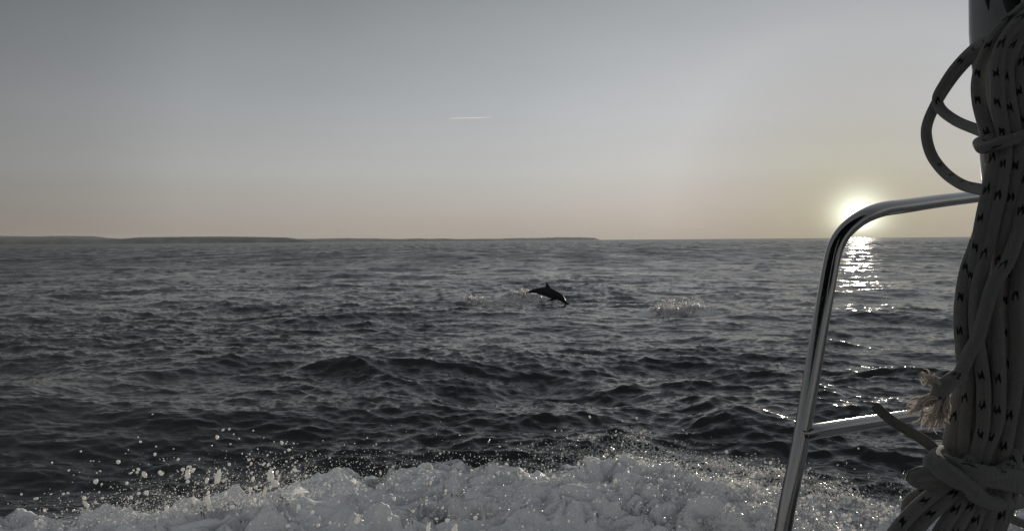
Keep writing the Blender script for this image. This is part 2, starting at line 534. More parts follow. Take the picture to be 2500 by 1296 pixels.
ML = mat_land('cliff_scrub', (.17, .172, .165), (.27, .265, .25))
land('headland_hills', [(-700, 583), (-300, 584), (0, 581.5), (150, 580), (210, 583), (262, 584.5), (300, 582), (335, 579), (420, 577.6), (560, 577), (700, 579), (712, 580.5), (735, 584), (765, 589)], 5200, 900, None, 3, ML)
land('far_hills', [(-900, 574), (-300, 573), (0, 575), (80, 576.5), (165, 574.8), (230, 576), (262, 580), (320, 584), (420, 586.5)], 9500, 1500, None, 4, ML)
land('coast_hills', [(640, 583), (740, 583), (850, 581.4), (920, 582), (980, 583.4), (1025, 581.8), (1048, 582.8), (1080, 582), (1120, 583.4), (1170, 583.2), (1230, 585)], 11500, 1200, None, 5, ML)
land('cape_hills', [(1150, 584.4), (1185, 582.5), (1215, 583), (1250, 581.5), (1330, 580.6), (1365, 578.8), (1400, 579.4), (1440, 580), (1453, 581), (1462, 584)], 15000, 900, None, 6, ML)


# ------------------------------------------------------------------ air
def build_haze():
    bm = bmesh.new(); bmesh.ops.create_cube(bm, size=1)
    me = bpy.data.meshes.new('haze'); bm.to_mesh(me); bm.free()
    o = link('haze', me); o['kind'] = 'stuff'; o['label'] = 'thin grey evening haze over the sea'
    z0, z1 = -9.0, 190.0
    o.scale = (36400, 36400, z1 - z0); o.location = (0, 0, (z0 + z1) / 2)
    m = bpy.data.materials.new('haze'); m.use_nodes = True; n = m.node_tree.nodes; l = m.node_tree.links
    n.remove(n['Principled BSDF'])
    v = n.new('ShaderNodeVolumePrincipled'); v.inputs['Density'].default_value = HAZE
    v.inputs['Color'].default_value = (.95, .95, .95, 1); v.inputs['Anisotropy'].default_value = 0.0
    l.new(v.outputs[0], n['Material Output'].inputs['Volume'])
    me.materials.append(m)


HAZE = 2e-5
build_haze()


# ------------------------------------------------------------------ breaking wake
def mat_foam():
    m = material('foam', (.72, .73, .73), .6, spec=.2)
    nt, n, l, b = nodes_of(m)
    geo = n.new('ShaderNodeNewGeometry')
    t1 = noise_node(n, l, geo.outputs['Position'], 55, 5, .65)
    t2 = noise_node(n, l, geo.outputs['Position'], 14, 4, .6)
    nr = []
    for sc_, dist_, rot_ in ((7.0, .007, 10), (.22, .14, 4)):
        mm = n.new('ShaderNodeMapping'); l.new(geo.outputs['Position'], mm.inputs[0]); mm.inputs['Scale'].default_value = (.34, 1, .6); mm.inputs['Rotation'].default_value = (0, 0, R(rot_))
        t = noise_node(n, l, mm.outputs[0], sc_, 3, .5); t.noise_type = 'RIDGED_MULTIFRACTAL'; t.inputs['Distortion'].default_value = .25
        t.inputs['Lacunarity'].default_value = 2.1; t.inputs['Offset'].default_value = .9; t.inputs['Gain'].default_value = 1.6
        nr.append((t, dist_))
    b1 = n.new('ShaderNodeBump'); b1.inputs['Distance'].default_value = .014; l.new(t1.outputs[0], b1.inputs['Height'])
    b2 = n.new('ShaderNodeBump'); b2.inputs['Distance'].default_value = .02; b2.inputs['Strength'].default_value = .5
    l.new(t2.outputs[0], b2.inputs['Height']); l.new(b1.outputs[0], b2.inputs['Normal']); l.new(b2.outputs[0], b.inputs['Normal'])
    tr = n.new('ShaderNodeBsdfTranslucent'); tr.inputs['Color'].default_value = (.75, .75, .74, 1)
    ms = n.new('ShaderNodeMixShader'); ms.inputs[0].default_value = .10
    # foam colour: shade painted dark into the hollows, thin and torn foam darker too
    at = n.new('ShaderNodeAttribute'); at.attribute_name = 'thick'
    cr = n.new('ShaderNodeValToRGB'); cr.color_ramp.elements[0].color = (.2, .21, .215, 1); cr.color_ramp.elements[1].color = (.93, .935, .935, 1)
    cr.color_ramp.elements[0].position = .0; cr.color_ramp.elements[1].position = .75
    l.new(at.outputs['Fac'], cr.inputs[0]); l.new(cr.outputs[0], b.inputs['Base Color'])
    l.new(b.outputs[0], ms.inputs[1]); l.new(tr.outputs[0], ms.inputs[2]); l.new(ms.outputs[0], n['Material Output'].inputs['Surface'])
    return m


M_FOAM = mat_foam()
N_a = noise_tile(7.3, 512, None, .62, 31); N_b = noise_tile(5.1, 512, None, .26, 32); N_c = noise_tile(3.7, 512, None, .125, 33)
N_w = noise_tile(6.1, 512, 3.2, 1.0, 34); N_w2 = noise_tile(4.3, 512, 3.2, .8, 35); N_h = noise_tile(9.7, 512, 2.4, 2.5, 36); N_d = noise_tile(3.1, 512, None, .060, 37); N_e = noise_tile(1.9, 512, None, .034, 38)

SPIKES = []
for (a, b_, h, w, lean) in [(1005, 1265, .17, .085, .0), (985, 1275, .12, .12, 0), (812, 1145, .10, .05, 0), (845, 1150, .07, .06, 0), (1237, 1165, .12, .022, .02), (1655, 1230, .11, .03, 0), (1700, 1270, .10, .04, 0),
                            (600, 1290, .15, .08, 0), (500, 1290, .12, .08, 0), (1425, 1150, .08, .05, 0), (930, 1215, .09, .05, 0), (1180, 1225, .07, .07, 0), (1335, 1225, .07, .06, 0), (750, 1245, .1, .07, 0), (690, 1200, .07, .06, 0)]:
    p = gpx(a, b_, .18); SPIKES.append((p.x, p.y, h, w))
sg = np.random.default_rng(5)
for _ in range(60):
    p = gpx(sg.uniform(650, 2400), sg.uniform(1150, 1330), .15); SPIKES.append((p.x, p.y, sg.uniform(.02, .075), sg.uniform(.012, .035)))


def wake_surface(x, y):
    e = edge_field(x, y, FOAM_EDGE)
    e = e + (.16 - .09 * sstep(1.6, 3.0, -x)) * N_w(x, y)[0] + .05 * N_b(x, y)[0]
    ins = sstep(-.02, .55, e)
    X, Y, z0 = sea_height(x, y, None, .25)
    wx = (x + .06 * N_w(x, y)[0]) * .46; wy = y + .06 * N_w2(x, y)[0]
    n1 = N_a(wx, wy)[0]; n2 = N_b(wx, wy)[0]; n3 = N_c(wx, wy)[0]; n4 = N_d(wx, wy)[0]; n5 = N_e(x, y)[0]
    bil = lambda v: np.sqrt(v * v + .10) - .55
    right = sstep(1.0, 2.6, x)
    hump = .08 * np.exp(-((e - .75) / .8) ** 2) * sstep(-3.4, -1.4, x) * (1 - .85 * right)
    lum = .060 * bil(n1) * (1 - .92 * right) + .050 * bil(n2) * (1 - .6 * right) + .031 * bil(n3) * (1 - .2 * right) + .012 * bil(n4) * (1 + 1.2 * right) + .0016 * n5 * (1 + 5 * right) + .03 * N_h(x, y)[0] * (1 - .7 * right)
    z = z0 + hump + ins * (.035 + lum)
    hole = N_h(x * 1.25 + 4, y * 1.25 + 2)[0] + .55 * n2 + .35 * n3 - .30 * sstep(1.0, 2.2, -x)          # torn places where the dark water shows
    hole = sstep(.95, 1.45, hole) * (1 - .9 * sstep(.4, 1.3, x))
    z = z - hole * (.16 + .06 * bil(n1)) * sstep(.1, .4, e)
    for sx, sy, sh, sw in SPIKES:
        m = (np.abs(x - sx) < 3 * sw) & (np.abs(y - sy) < 3 * sw)
        if m.any():
            d = np.hypot(x[m] - sx, (y[m] - sy))
            z[m] += sh * .38 * np.exp(-(d / (sw * 1.4)) ** 2) * ins[m]
    z = np.where(e < 0, z - .30 * np.minimum(-e, 1) - .02, z)
    thick = np.clip((.18 + .36 * ins) * (1 + .22 * N_h(x + 3, y)[0]) - .5 * hole + 10 * (.046 * bil(n2) + .030 * bil(n3) + .012 * bil(n4)), .05, 1) * (1 - right * (.25 + .2 * np.clip(n3, -1, 1) + .2 * np.clip(n4, -1, 1)))  # lump height paints shade into hollows; edges and tears are thinner foam
    ox = .035 * N_w2(x * 1.5, y * 1.5)[0] * ins; oy = .03 * N_w(y, x)[0] * ins
    return X + ox * ins, Y + oy * ins, z, thick, e


def build_wake():
    dx = .0155
    xs = np.arange(-6.3, 7.2, dx); ys = np.concatenate([np.arange(3.3, 4.6, .03), np.arange(4.6, 8.2, .0165)])
    x, y = np.meshgrid(xs, ys)
    X, Y, z, th, e = wake_surface(x, y)
    q = grid_quads(len(ys), len(xs))
    ok = (e > -.25).ravel()
    q = q[ok[q].any(axis=1)]
    used = np.unique(q); remap = np.zeros(x.size, np.int64); remap[used] = np.arange(len(used))
    V = np.stack([X, Y, z], -1).reshape(-1, 3)[used]
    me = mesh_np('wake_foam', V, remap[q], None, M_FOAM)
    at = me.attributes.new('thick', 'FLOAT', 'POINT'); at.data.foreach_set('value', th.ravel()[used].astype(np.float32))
    o = link('wake_foam', me)
    tag(o, 'churned white foam of the boat wake breaking across the bottom', kind='stuff')


build_wake()

# ------------------------------------------------------------------ spray
M_DROP = material('spray_drop', (.93, .93, .92), .18, spec=.6)
nt, n, l, b = nodes_of(M_DROP)
tr = n.new('ShaderNodeBsdfTranslucent'); tr.inputs['Color'].default_value = (.98, .96, .93, 1)
ms = n.new('ShaderNodeMixShader'); ms.inputs[0].default_value = .5
l.new(b.outputs[0], ms.inputs[1]); l.new(tr.outputs[0], ms.inputs[2]); l.new(ms.outputs[0], n['Material Output'].inputs['Surface'])


def ico(sub):
    bm = bmesh.new(); bmesh.ops.create_icosphere(bm, subdivisions=sub, radius=1)
    v = np.array([p.co[:] for p in bm.verts]); f = np.array([[q.index for q in t.verts] for t in bm.faces]); bm.free()
    return v, f


IV1, IF1 = ico(1); IV2, IF2 = ico(2); IV3, IF3 = ico(3)
OV = np.array([(1, 0, 0), (-1, 0, 0), (0, 1, 0), (0, -1, 0), (0, 0, 1), (0, 0, -1)], float)
OF = np.array([(0, 2, 4), (2, 1, 4), (1, 3, 4), (3, 0, 4), (2, 0, 5), (1, 2, 5), (3, 1, 5), (0, 3, 5)])


def blobs(name, pos, rad, mat, stretch=.5, seed=1, BV=None, BF=None):
    BV = IV1 if BV is None else BV; BF = IF1 if BF is None else BF
    """many small drops in one mesh, each squeezed its own way"""
    g = np.random.default_rng(seed); k = len(pos)
    S = 1 + stretch * g.uniform(-.5, 1, (k, 3))
    A = g.normal(size=(k, 3, 3)); Q = np.linalg.qr(A)[0]
    V = np.einsum('kij,vj->kvi', Q * S[:, None, :], BV) * np.asarray(rad)[:, None, None] + np.asarray(pos)[:, None, :]
    F = BF[None] + (np.arange(k) * len(BV))[:, None, None]
    return mesh_np(name, V.reshape(-1, 3), None, F.reshape(-1, 3), mat)


def drop_mesh(i, kind):
    g = np.random.default_rng(100 + i)
    V, F = (IV2, IF2) if kind < 2 else (IV3, IF3)
    V = V.copy()
    off = g.uniform(0, 50, 3)
    am = (.12, .22, .55)[kind]
    d = np.array([mnoise.noise(Vector(v * (1.0, 1.1, 1.5)[kind] + off)) for v in V])
    V = V * (1 + am * 1.6 * d)[:, None]
    V = V * g.uniform(.8, 1.25, 3) * ((1, 1, 1), (1, 1, 1.35), (.8, .8, 1.8))[kind]
    return mesh_np('water_drop', V, None, F, M_DROP)


protos = [[drop_mesh(i + 10 * k, k) for i in range(4)] for k in range(3)]
drops = []          # (x, y, radius px, kind)
dg = np.random.default_rng(17)
# large drops read off the photograph
S5 = .36
for (zx, zy, zr, k) in [(1472, 185, 13, 0), (1911, 222, 15, 0), (1051, 300, 12, 0), (802, 352, 14, 0), (1689, 338, 12, 0), (650, 484, 17, 0), (978, 436, 22, 1), (938, 402, 12, 0),
                        (885, 428, 13, 0), (905, 410, 9, 0), (1095, 432, 15, 0), (1082, 420, 10, 0), (1307, 410, 15, 0), (1240, 403, 13, 1), (1272, 440, 22, 2), (1478, 455, 27, 2),
                        (1402, 480, 15, 1), (1442, 511, 13, 0), (1273, 486, 11, 0), (1865, 498, 24, 0), (1835, 440, 26, 2), (1880, 425, 12, 2), (1834, 522, 13, 0), (1795, 555, 20, 2),
                        (1697, 540, 15, 1), (1790, 365, 10, 0), (1818, 373, 12, 0), (2000, 407, 12, 0), (1208, 335, 10, 0), (991, 560, 15, 1), (940, 566, 10, 0), (860, 497, 11, 0),
                        (693, 597, 11, 0), (648, 626, 12, 0), (570, 596, 15, 1), (583, 640, 17, 2), (243, 600, 12, 0), (461, 563, 10, 0), (346, 570, 8, 0), (145, 571, 8, 0), (123, 673, 8, 0),
                        (1410, 612, 22, 2), (1412, 562, 14, 1), (1130, 668, 16, 1), (1184, 657, 12, 0), (1255, 680, 15, 1), (907, 695, 13, 1), (890, 593, 10, 0), (1530, 570, 12, 1),
                        (1035, 29, 6, 0), (936, 184, 6, 0), (952, 215, 8, 0), (548, 281, 7, 0), (353, 357, 6, 0), (870, 271, 5, 0), (1555, 130, 8, 0), (1512, 136, 8, 0), (1622, 194, 6, 0),
                        (1585, 165, 6, 0), (1563, 231, 7, 0), (1718, 140, 8, 0), (1788, 190, 5, 0), (1859, 217, 6, 0), (1940, 228, 7, 0), (1959, 271, 9, 0), (1932, 285, 6, 0), (1437, 241, 5, 0),
                        (1177, 264, 5, 0), (1352, 333, 7, 1), (1112, 343, 6, 0), (616, 346, 6, 0), (635, 346, 6, 0), (679, 414, 7, 0), (466, 410, 7, 0), (500, 441, 7, 0), (690, 503, 9, 0),
                        (1704, 361, 10, 0), (1641, 297, 6, 0), (1814, 307, 7, 0), (1680, 386, 6, 0), (1852, 397, 7, 0), (1941, 348, 7, 0), (1956, 386, 6, 0), (1715, 468, 13, 1), (1890, 455, 12, 1)]:
    drops.append((zx * S5, 1000 + zy * S5, zr * S5, k))
S6 = .32
for (zx, zy, zr, k) in [(683, 261, 8, 0), (1170, 333, 8, 0), (1625, 278, 8, 0), (2097, 159, 7, 0), (1319, 192, 6, 0), (1597, 317, 6, 0), (16, 305, 11, 0), (63, 459, 15, 0), (840, 569, 12, 0), (812, 431, 11, 0),
                        (764, 432, 9, 0), (798, 642, 10, 0), (1189, 747, 12, 0), (1142, 830, 14, 0), (1224, 843, 17, 0), (1438, 821, 17, 0), (784, 832, 17, 1), (576, 840, 12, 0), (918, 839, 10, 0),
                        (1213, 616, 10, 0), (1213, 638, 8, 0), (1490, 556, 8, 0), (2110, 661, 10, 0), (1888, 763, 9, 0), (1626, 748, 9, 0), (1760, 845, 8, 0), (2150, 848, 9, 0), (600, 520, 9, 0),
                        (290, 565, 12, 1), (222, 434, 7, 0), (980, 605, 7, 0), (1089, 708, 6, 0), (47, 642, 18, 1), (120, 648, 14, 1), (90, 740, 16, 1), (240, 878, 13, 0), (195, 780, 14, 1), (397, 700, 12, 0),
                        (1078, 910, 24, 2), (1280, 912, 28, 2), (540, 830, 26, 2), (8, 884, 16, 0), (2300, 650, 7, 0), (2453, 610, 7, 0), (1800, 888, 9, 0), (1495, 877, 8, 0), (1408, 793, 7, 0), (330, 860, 10, 0)]:
    drops.append((700 + zx * S6, 1000 + zy * S6, zr * S6, k))
# a plume of smaller ones between them
while len(drops) < 300:
    u = dg.random()
    if u < .62:
        x_ = dg.normal(520, 190); y_ = 1262 - .13 * (x_ - 250) - abs(dg.normal(0, 62)) + 15
        if x_ < 60 or x_ > 760 or y_ < 1050: continue
    else:
        x_ = dg.uniform(650, 1650); y_ = dg.uniform(1150, 1290)
    drops.append((x_, y_, float(np.clip(dg.lognormal(.55, .42), 1.2, 4.6)), 0 if dg.random() < .8 else 1))
for i, (x_, y_, r_, k) in enumerate(drops[:300]):
    d = dg.uniform(4.3, 5.3) if y_ > 1120 else dg.uniform(4.8, 6.2)
    p = px(x_, y_, d)
    o = link('water_drop', protos[k][i % 4])
    o.location = p; s = r_ * d / FPX * (.92, .88, .8)[k]; o.scale = tuple(s * dg.uniform(.7, 1.3, 3)) if k == 0 else (s, s, s)
    o.rotation_euler = (dg.uniform(-.5, .5), dg.uniform(-.5, .5), dg.uniform(0, 6.3)) if k else tuple(dg.uniform(0, 6.3, 3))
    size = 'large' if r_ > 4.2 else 'small' if r_ > 2.1 else 'tiny'
    shape = ('round', 'lumpy')[min(k, 1)]
    where = ('high over the dark hollow at lower left' if y_ < 1120 and x_ < 780 else 'low over the left end of the wake foam' if x_ < 400 else 'beside the left shoulder of the wake foam' if x_ < 780 else
             'above the dark water behind the wake crest' if y_ < 1125 else 'in front of the white centre of the wake')
    if k == 2:
        rank = sum(1 for q in drops[:300] if q[3] == 2 and q[0] < x_)
        words = ['first', 'second', 'third', 'fourth', 'fifth', 'sixth', 'seventh', 'eighth', 'ninth', 'tenth', 'eleventh', 'twelfth', 'thirteenth', 'fourteenth', 'fifteenth', 'sixteenth']
        tag(o, words[min(rank, 15)] + ' ragged torn blob of white spray counting from the left', 'water drop', 'ragged blobs of spray above the wake')
    else:
        tag(o, f'{size} {shape} white drop of spray {where}', 'water drop', f'{size} {shape} drops of spray {where}')

def froth(nmax, seed):
    g = np.random.default_rng(seed)
    x = g.uniform(-5.5, 5.5, nmax * 3); y = g.uniform(4.4, 7.8, nmax * 3)
    X, Y, z, th, e = wake_surface(x, y)
    dens = sstep(-.05, .15, e) * np.clip(-.15 + .35 * N_h(x + 1, y)[0] + .3 * N_a(x, y + 2)[0] + .35 * np.exp(-(e / .2) ** 2) + .5 * sstep(.6, 2, x) + .45 * sstep(-1.2, -2.6, x) * 0 + .4 * sstep(1.2, 2.6, -x), .015, 1)
    k = np.nonzero(g.random(len(x)) < dens)[0][:nmax]
    return np.stack([X[k], Y[k], z[k] + g.exponential(.010, len(k)) - .002], -1), np.clip(g.lognormal(-5.55, .45, len(k)), .001, .011)


# fine spray nobody could count: everything smaller, and the bubbling broken water right of the middle
P, Rd = [], []
for _ in range(5200):
    x_ = dg.normal(560, 230); y_ = 1270 - .13 * (x_ - 250) - abs(dg.normal(0, 48)) + 14
    if x_ < 0 or x_ > 1200 or y_ > 1320: continue
    d = dg.uniform(4.4, 5.6); P.append(px(x_, y_, d)[:]); Rd.append(dg.lognormal(-.35, .5) * d / FPX)
for _ in range(2000):
    x_ = dg.uniform(600, 1700); y_ = dg.uniform(1100, 1300)
    d = dg.uniform(4.4, 6.0); P.append(px(x_, y_, d)[:]); Rd.append(dg.lognormal(-.2, .45) * d / FPX)
o = link('fine_spray', blobs('fine_spray', P, Rd, M_DROP, .4, 3)); tag(o, 'fine white spray hanging over the breaking wake', kind='stuff')


P, Rd = froth(20000, 21)
o = link('froth', blobs('froth', P, Rd, M_DROP, .7, 6, OV * 1.15, OF)); tag(o, 'white bubbly froth scattered over the crest of the wake', kind='stuff')


def seething(nmax, seed):
    g = np.random.default_rng(seed); out = []; rad = []
    xs = g.uniform(-.8, 6.4, nmax * 4); ys = g.uniform(4.3, 9.0, nmax * 4)
    e2 = edge_field(xs, ys, SPECK_EDGE)
    dens = sstep(-.15, .9, e2) * (.15 + .85 * sstep(.2, 2.2, xs)) * np.clip(.55 + .5 * N_h(xs, ys)[0] + .35 * N_a(xs, ys)[0], .04, 1)
    keep = g.random(len(xs)) < dens
    xs, ys, e2 = xs[keep][:nmax], ys[keep][:nmax], e2[keep][:nmax]
    X, Y, z, th, e = wake_surface(xs, ys)
    Xs, Ys, zs = sea_height(xs, ys)
    zz = np.where(e > 0, np.maximum(z, zs), zs)
    Xx = np.where(e > 0, X, Xs); Yy = np.where(e > 0, Y, Ys)
    up = g.exponential(.022, len(xs)) * (1 + 1.5 * (g.random(len(xs)) < .08))
    P = np.stack([Xx, Yy, zz + up - .004], -1)
    return P, np.clip(g.lognormal(-5.5, .5, len(xs)), .0015, .014)


P, Rd = seething(34000, 9)
o = link('seething_spray', blobs('seething_spray', P, Rd, M_DROP, 1.1, 4, OV * 1.15, OF)); tag(o, 'bubbling speckled spray over the wake right of the middle', kind='stuff')


# ------------------------------------------------------------------ dolphin
def build_dolphin():
    D = 26.3
    m = material('dolphin_skin', (.05, .053, .058), .3, spec=.18)
    nt, n, l, b = nodes_of(m)
    at = n.new('ShaderNodeAttribute'); at.attribute_name = 'belly'
    cr = n.new('ShaderNodeValToRGB'); cr.color_ramp.elements[0].position = .25; cr.color_ramp.elements[0].color = (.012, .013, .015, 1)
    cr.color_ramp.elements[1].position = .95; cr.color_ramp.elements[1].color = (.09, .09, .088, 1)
    e = cr.color_ramp.elements.new(.55); e.color = (.022, .023, .025, 1)
    l.new(at.outputs['Fac'], cr.inputs[0]); l.new(cr.outputs[0], b.inputs['Base Color'])
    z5 = 1 / 14.4
    top = [(245, 655), (330, 600), (440, 545), (600, 468), (780, 425), (940, 400), (1080, 390), (1200, 405), (1400, 515), (1540, 592), (1640, 670), (1700, 770), (1762, 895), (1830, 955), (1890, 995), (1940, 1040), (1975, 1080)]
    bot = [(250, 664), (345, 622), (440, 603), (620, 606), (800, 640), (920, 690), (1060, 735), (1160, 775), (1290, 812), (1420, 838), (1540, 880), (1620, 925), (1700, 975), (1790, 1000), (1870, 1025), (1925, 1060), (1970, 1095)]
    T = catmull([(a, b_, 0) for a, b_ in top], 5)[:, :2]; Bt = catmull([(a, b_, 0) for a, b_ in bot], 5)[:, :2]
    k = len(T); seg = 20
    V = np.zeros((k, seg, 3)); bel = np.zeros((k, seg))
    view = (px(1330, 700, D) - CAM_M.translation).normalized()
    side = Vector((view.x, view.y, 0)).normalized()         # away from the camera
    for i in range(k):
        a = px(1260 + T[i][0] * z5, 673 + T[i][1] * z5, D); c = px(1260 + Bt[i][0] * z5, 673 + Bt[i][1] * z5, D)
        mid = (a + c) / 2; up = (a - c) / 2
        t = i / (k - 1)
        wr = .92 if .12 < t < .75 else (.55 + .37 * t / .12 if t <= .12 else .92)
        wd = up.length * wr
        for j in range(seg):
            an = 2 * math.pi * j / seg
            p = mid + up * math.cos(an) + side * wd * math.sin(an)
            V[i, j] = p[:]; bel[i, j] = .5 - .5 * math.cos(an)
    verts = V.reshape(-1, 3); q = grid_quads(k, seg, True)
    verts = np.vstack([verts, V[0].mean(0), V[-1].mean(0)])
    tris = [(k * seg, (j + 1) % seg, j) for j in range(seg)] + [(k * seg + 1, (k - 1) * seg + j, (k - 1) * seg + (j + 1) % seg) for j in range(seg)]
    me = mesh_np('body', verts, q, tris, m)
    at = me.attributes.new('belly', 'FLOAT', 'POINT'); at.data.foreach_set('value', np.r_[bel.ravel(), .5, .5].astype(np.float32))
    o = thing('dolphin', px(1335, 722, D), 'dark dolphin arching out of the sea nose down, dorsal fin raised', 'dolphin')
    part('body', me, o)

    def fin(name, outline, thick, off=0.0, tilt=0.0):
        """a thin lens shaped blade through the outline given in zoomed pixels (closed)"""
        C = np.mean(outline, axis=0)
        rings = [(1.0, 0), (.86, .5), (.6, .85), (.25, 1.0)]
        pl = catmull([(a, b_, 0) for a, b_ in outline] + [(outline[0][0], outline[0][1], 0)], 4)[:-1, :2]
        nn = len(pl); vs_ = []
        for sgn in (1, -1):
            for s_, t_ in rings:
                for a, b_ in pl:
                    xx = C[0] + (a - C[0]) * s_; yy = C[1] + (b_ - C[1]) * s_
                    p = px(1260 + xx * z5, 673 + yy * z5, D) + side * (off + sgn * thick * t_ + tilt * (yy - outline[0][1]) * z5 * D / FPX)
                    vs_.append(p[:])
        vs_ = np.array(vs_); q = []; tr_ = []
        R4 = len(rings)
        for s_ in (0, 1):
            for r_ in range(R4 - 1):
                for j in range(nn):
                    a = s_ * R4 * nn + r_ * nn + j; b2 = s_ * R4 * nn + r_ * nn + (j + 1) % nn
                    q.append((a, b2, b2 + nn, a + nn))
            base = s_ * R4 * nn + (R4 - 1) * nn
            cidx = len(vs_); vs_ = np.vstack([vs_, vs_[base:base + nn].mean(0)])
            tr_ += [(cidx, base + (j + 1) % nn, base + j) for j in range(nn)]
        me = mesh_np(name, vs_, q, tr_, m)
        part(name, me, o)

    fin('dorsal_fin', [(985, 420), (1035, 360), (1052, 290), (1036, 214), (1085, 248), (1130, 300), (1175, 360), (1215, 415), (1180, 470), (1060, 470)], .012)
    fin('flipper', [(1300, 800), (1235, 800), (1170, 835), (1105, 850), (1170, 862), (1270, 868), (1350, 850), (1420, 830), (1370, 800)], .010, -.10, -.5)
    fin('flipper', [(1330, 790), (1280, 800), (1230, 835), (1180, 850), (1250, 856), (1330, 840), (1400, 815)], .010, .09, .6)
    # tail flukes: a flat crescent, seen edge on
    tl = px(1260 + 300 * z5, 673 + 625 * z5, D); tip = px(1260 + 225 * z5, 673 + 668 * z5, D); ax = (tip - tl).normalized(); upv = side.cross(ax).normalized()
    prof = [(0, .0, .02), (-.26, .09, .008), (-.30, .12, .004), (-.10, .07, .012), (0, .05, .014), (.10, .07, .012), (.30, .12, .004), (.26, .09, .008)]
    vs_ = []
    for sgn in (1, -1):
        for (s_, a_, t_) in [(0, -.04, .018), (-.14, .02, .012), (-.24, .085, .006), (-.27, .125, .002), (-.12, .075, .008), (0, .055, .008), (.12, .075, .008), (.27, .125, .002), (.24, .085, .006), (.14, .02, .012)]:
            vs_.append((tl + side * s_ + ax * a_ * 1.0 + upv * sgn * t_)[:])
    nn = 10; fc = [(j, (j + 1) % nn, nn + (j + 1) % nn, nn + j) for j in range(nn)]
    qs = fc + [(0, 9, 5, 4)[::-1]] if False else fc
    c0 = len(vs_); vs_.append(tl[:])
    for sgn, base in ((0, 0), (1, nn)):
        cpt = (tl + ax * .04 + upv * (.016 if sgn == 0 else -.016))
        ci = len(vs_); vs_.append(cpt[:])
        fc += [(ci, base + j, base + (j + 1) % nn) for j in range(nn)]
    tri = [f for f in fc if len(f) == 3]; qd = [f for f in fc if len(f) == 4]
    part('tail_fluke', mesh_np('tail_fluke', vs_, qd, tri, m), o)


build_dolphin()


M_SPLASH = M_DROP.copy(); M_SPLASH.name = 'splash_water'
for nd in M_SPLASH.node_tree.nodes:
    if nd.type == 'MIX_SHADER': nd.inputs[0].default_value = .72
    if nd.type == 'BSDF_TRANSLUCENT': nd.inputs['Color'].default_value = (1, .975, .96, 1)


def splash(name, label, boxes, n_, rmax, seed, fingers=()):
    """broken water: little blobs thrown up plus a skin of foam clinging to the surface"""
    g = np.random.default_rng(seed); P, Rd = [], []
    clump = [(g.random(), g.normal(0, 2.2), g.uniform(.35, 1.6)) for _ in range(16)]
    for k in range(n_):
        (x0, y0, x1, y1, hh, wgt) = boxes[g.choice(len(boxes), p=np.array([b_[5] for b_ in boxes]) / sum(b_[5] for b_ in boxes))]
        ct, cy_, ch_ = clump[int(16 * g.random() ** 1.4)]; t = float(np.clip(ct + g.normal(0, .06), -.1, 1.1)) if k % 3 else g.beta(1.6, 1.6); x_ = x0 + (x1 - x0) * t + g.normal(0, 7); y_ = y0 + (y1 - y0) * t + g.normal(0, 1.2) + .6 * cy_ + 1.2 * math.sin(x_ * .19 + seed)
        p = gpx(x_, y_, .05)
        z = float(sea_height(np.array([p.x]), np.array([p.y]))[2][0])
        up = min(g.exponential(hh * .35), hh * 1.4) * ch_ * math.sin(math.pi * min(max(t, .05), .95)) ** .5
        P.append((p.x, p.y, z + up)); Rd.append(g.uniform(.3, 1) * rmax)
    for (fx, fy, top) in fingers:
        p = gpx(fx, fy, .08); h_ = (fy - top) * p.y / FPX
        for k in range(26):
            t = k / 25; P.append((p.x + .03 * math.sin(t * 5 + fx), p.y + g.normal(0, .02), .06 + h_ * t)); Rd.append(rmax * (1.1 - .5 * t) * g.uniform(.7, 1.2))
    me = blobs(name, P, Rd, M_SPLASH, .8, seed, OV * 1.15, OF)
    o = link(name, me)
    tag(o, label, 'splash', kind='stuff')


splash('splash_trail', 'pale streak of broken water behind the dolphin tail', [(1135, 728, 1185, 738, .10, 1.2), (1175, 741, 1290, 730, .04, 2.6), (1235, 729, 1305, 718, .13, 2.0), (1290, 722, 1360, 730, .06, 1)], 9000, .030, 51,
       [(1142, 735, 722), (1150, 736, 726), (1171, 739, 729), (1275, 728, 714), (1285, 727, 711)])
splash('splash_burst', 'pinkish white burst of splash right of the dolphin', [(1598, 760, 1690, 768, .20, 3), (1595, 770, 1650, 772, .08, 1), (1640, 760, 1715, 758, .16, 1.4)], 4000, .022, 52,
       [(1617, 765, 738), (1627, 768, 735), (1603, 765, 747), (1650, 768, 752), (1668, 768, 750), (1612, 765, 744)])


# ------------------------------------------------------------------ seagull and contrail
def build_bird():
    d = 330.0; c = px(461, 463, d)
    m = material('gull_feathers', (.10, .10, .10), .7)
    o = thing('seagull', c, 'tiny dark seagull gliding high above the left half of the sea', 'seagull')
    body = tube(catmull([c + Vector((-.28, 0, .0)), c + Vector((-.1, 0, .01)), c + Vector((.1, 0, .015)), c + Vector((.27, 0, .02)), c + Vector((.34, 0, .0))], 5), np.interp(np.linspace(0, 1, 21), [0, .3, .6, .85, 1], [.02, .07, .075, .04, .01]), 8, m, 'body')
    part('body', body, o)
    for s in (-1, 1):
        P = [(0, 0, .02), (0, s * .25, .12), (-.06, s * .55, .09), (-.16, s * .72, .02)]; W = [.13, .11, .07, .01]
        vs_ = []
        for (a, b_, z_), w in zip(P, W):
            for dx_, dz_ in ((w, 0), (0, .012), (-w, 0), (0, -.012)): vs_.append((c.x + a + dx_, c.y + b_ * .45, c.z + z_ + dz_) if False else (c.x + s * b_ * s * .6 + a * .5 + dx_ * .5, c.y + b_ * .8 + dx_ * .5, c.z + z_ + dz_))
        part('wing', mesh_np('wing', vs_, grid_quads(4, 4, True), None, m), o)


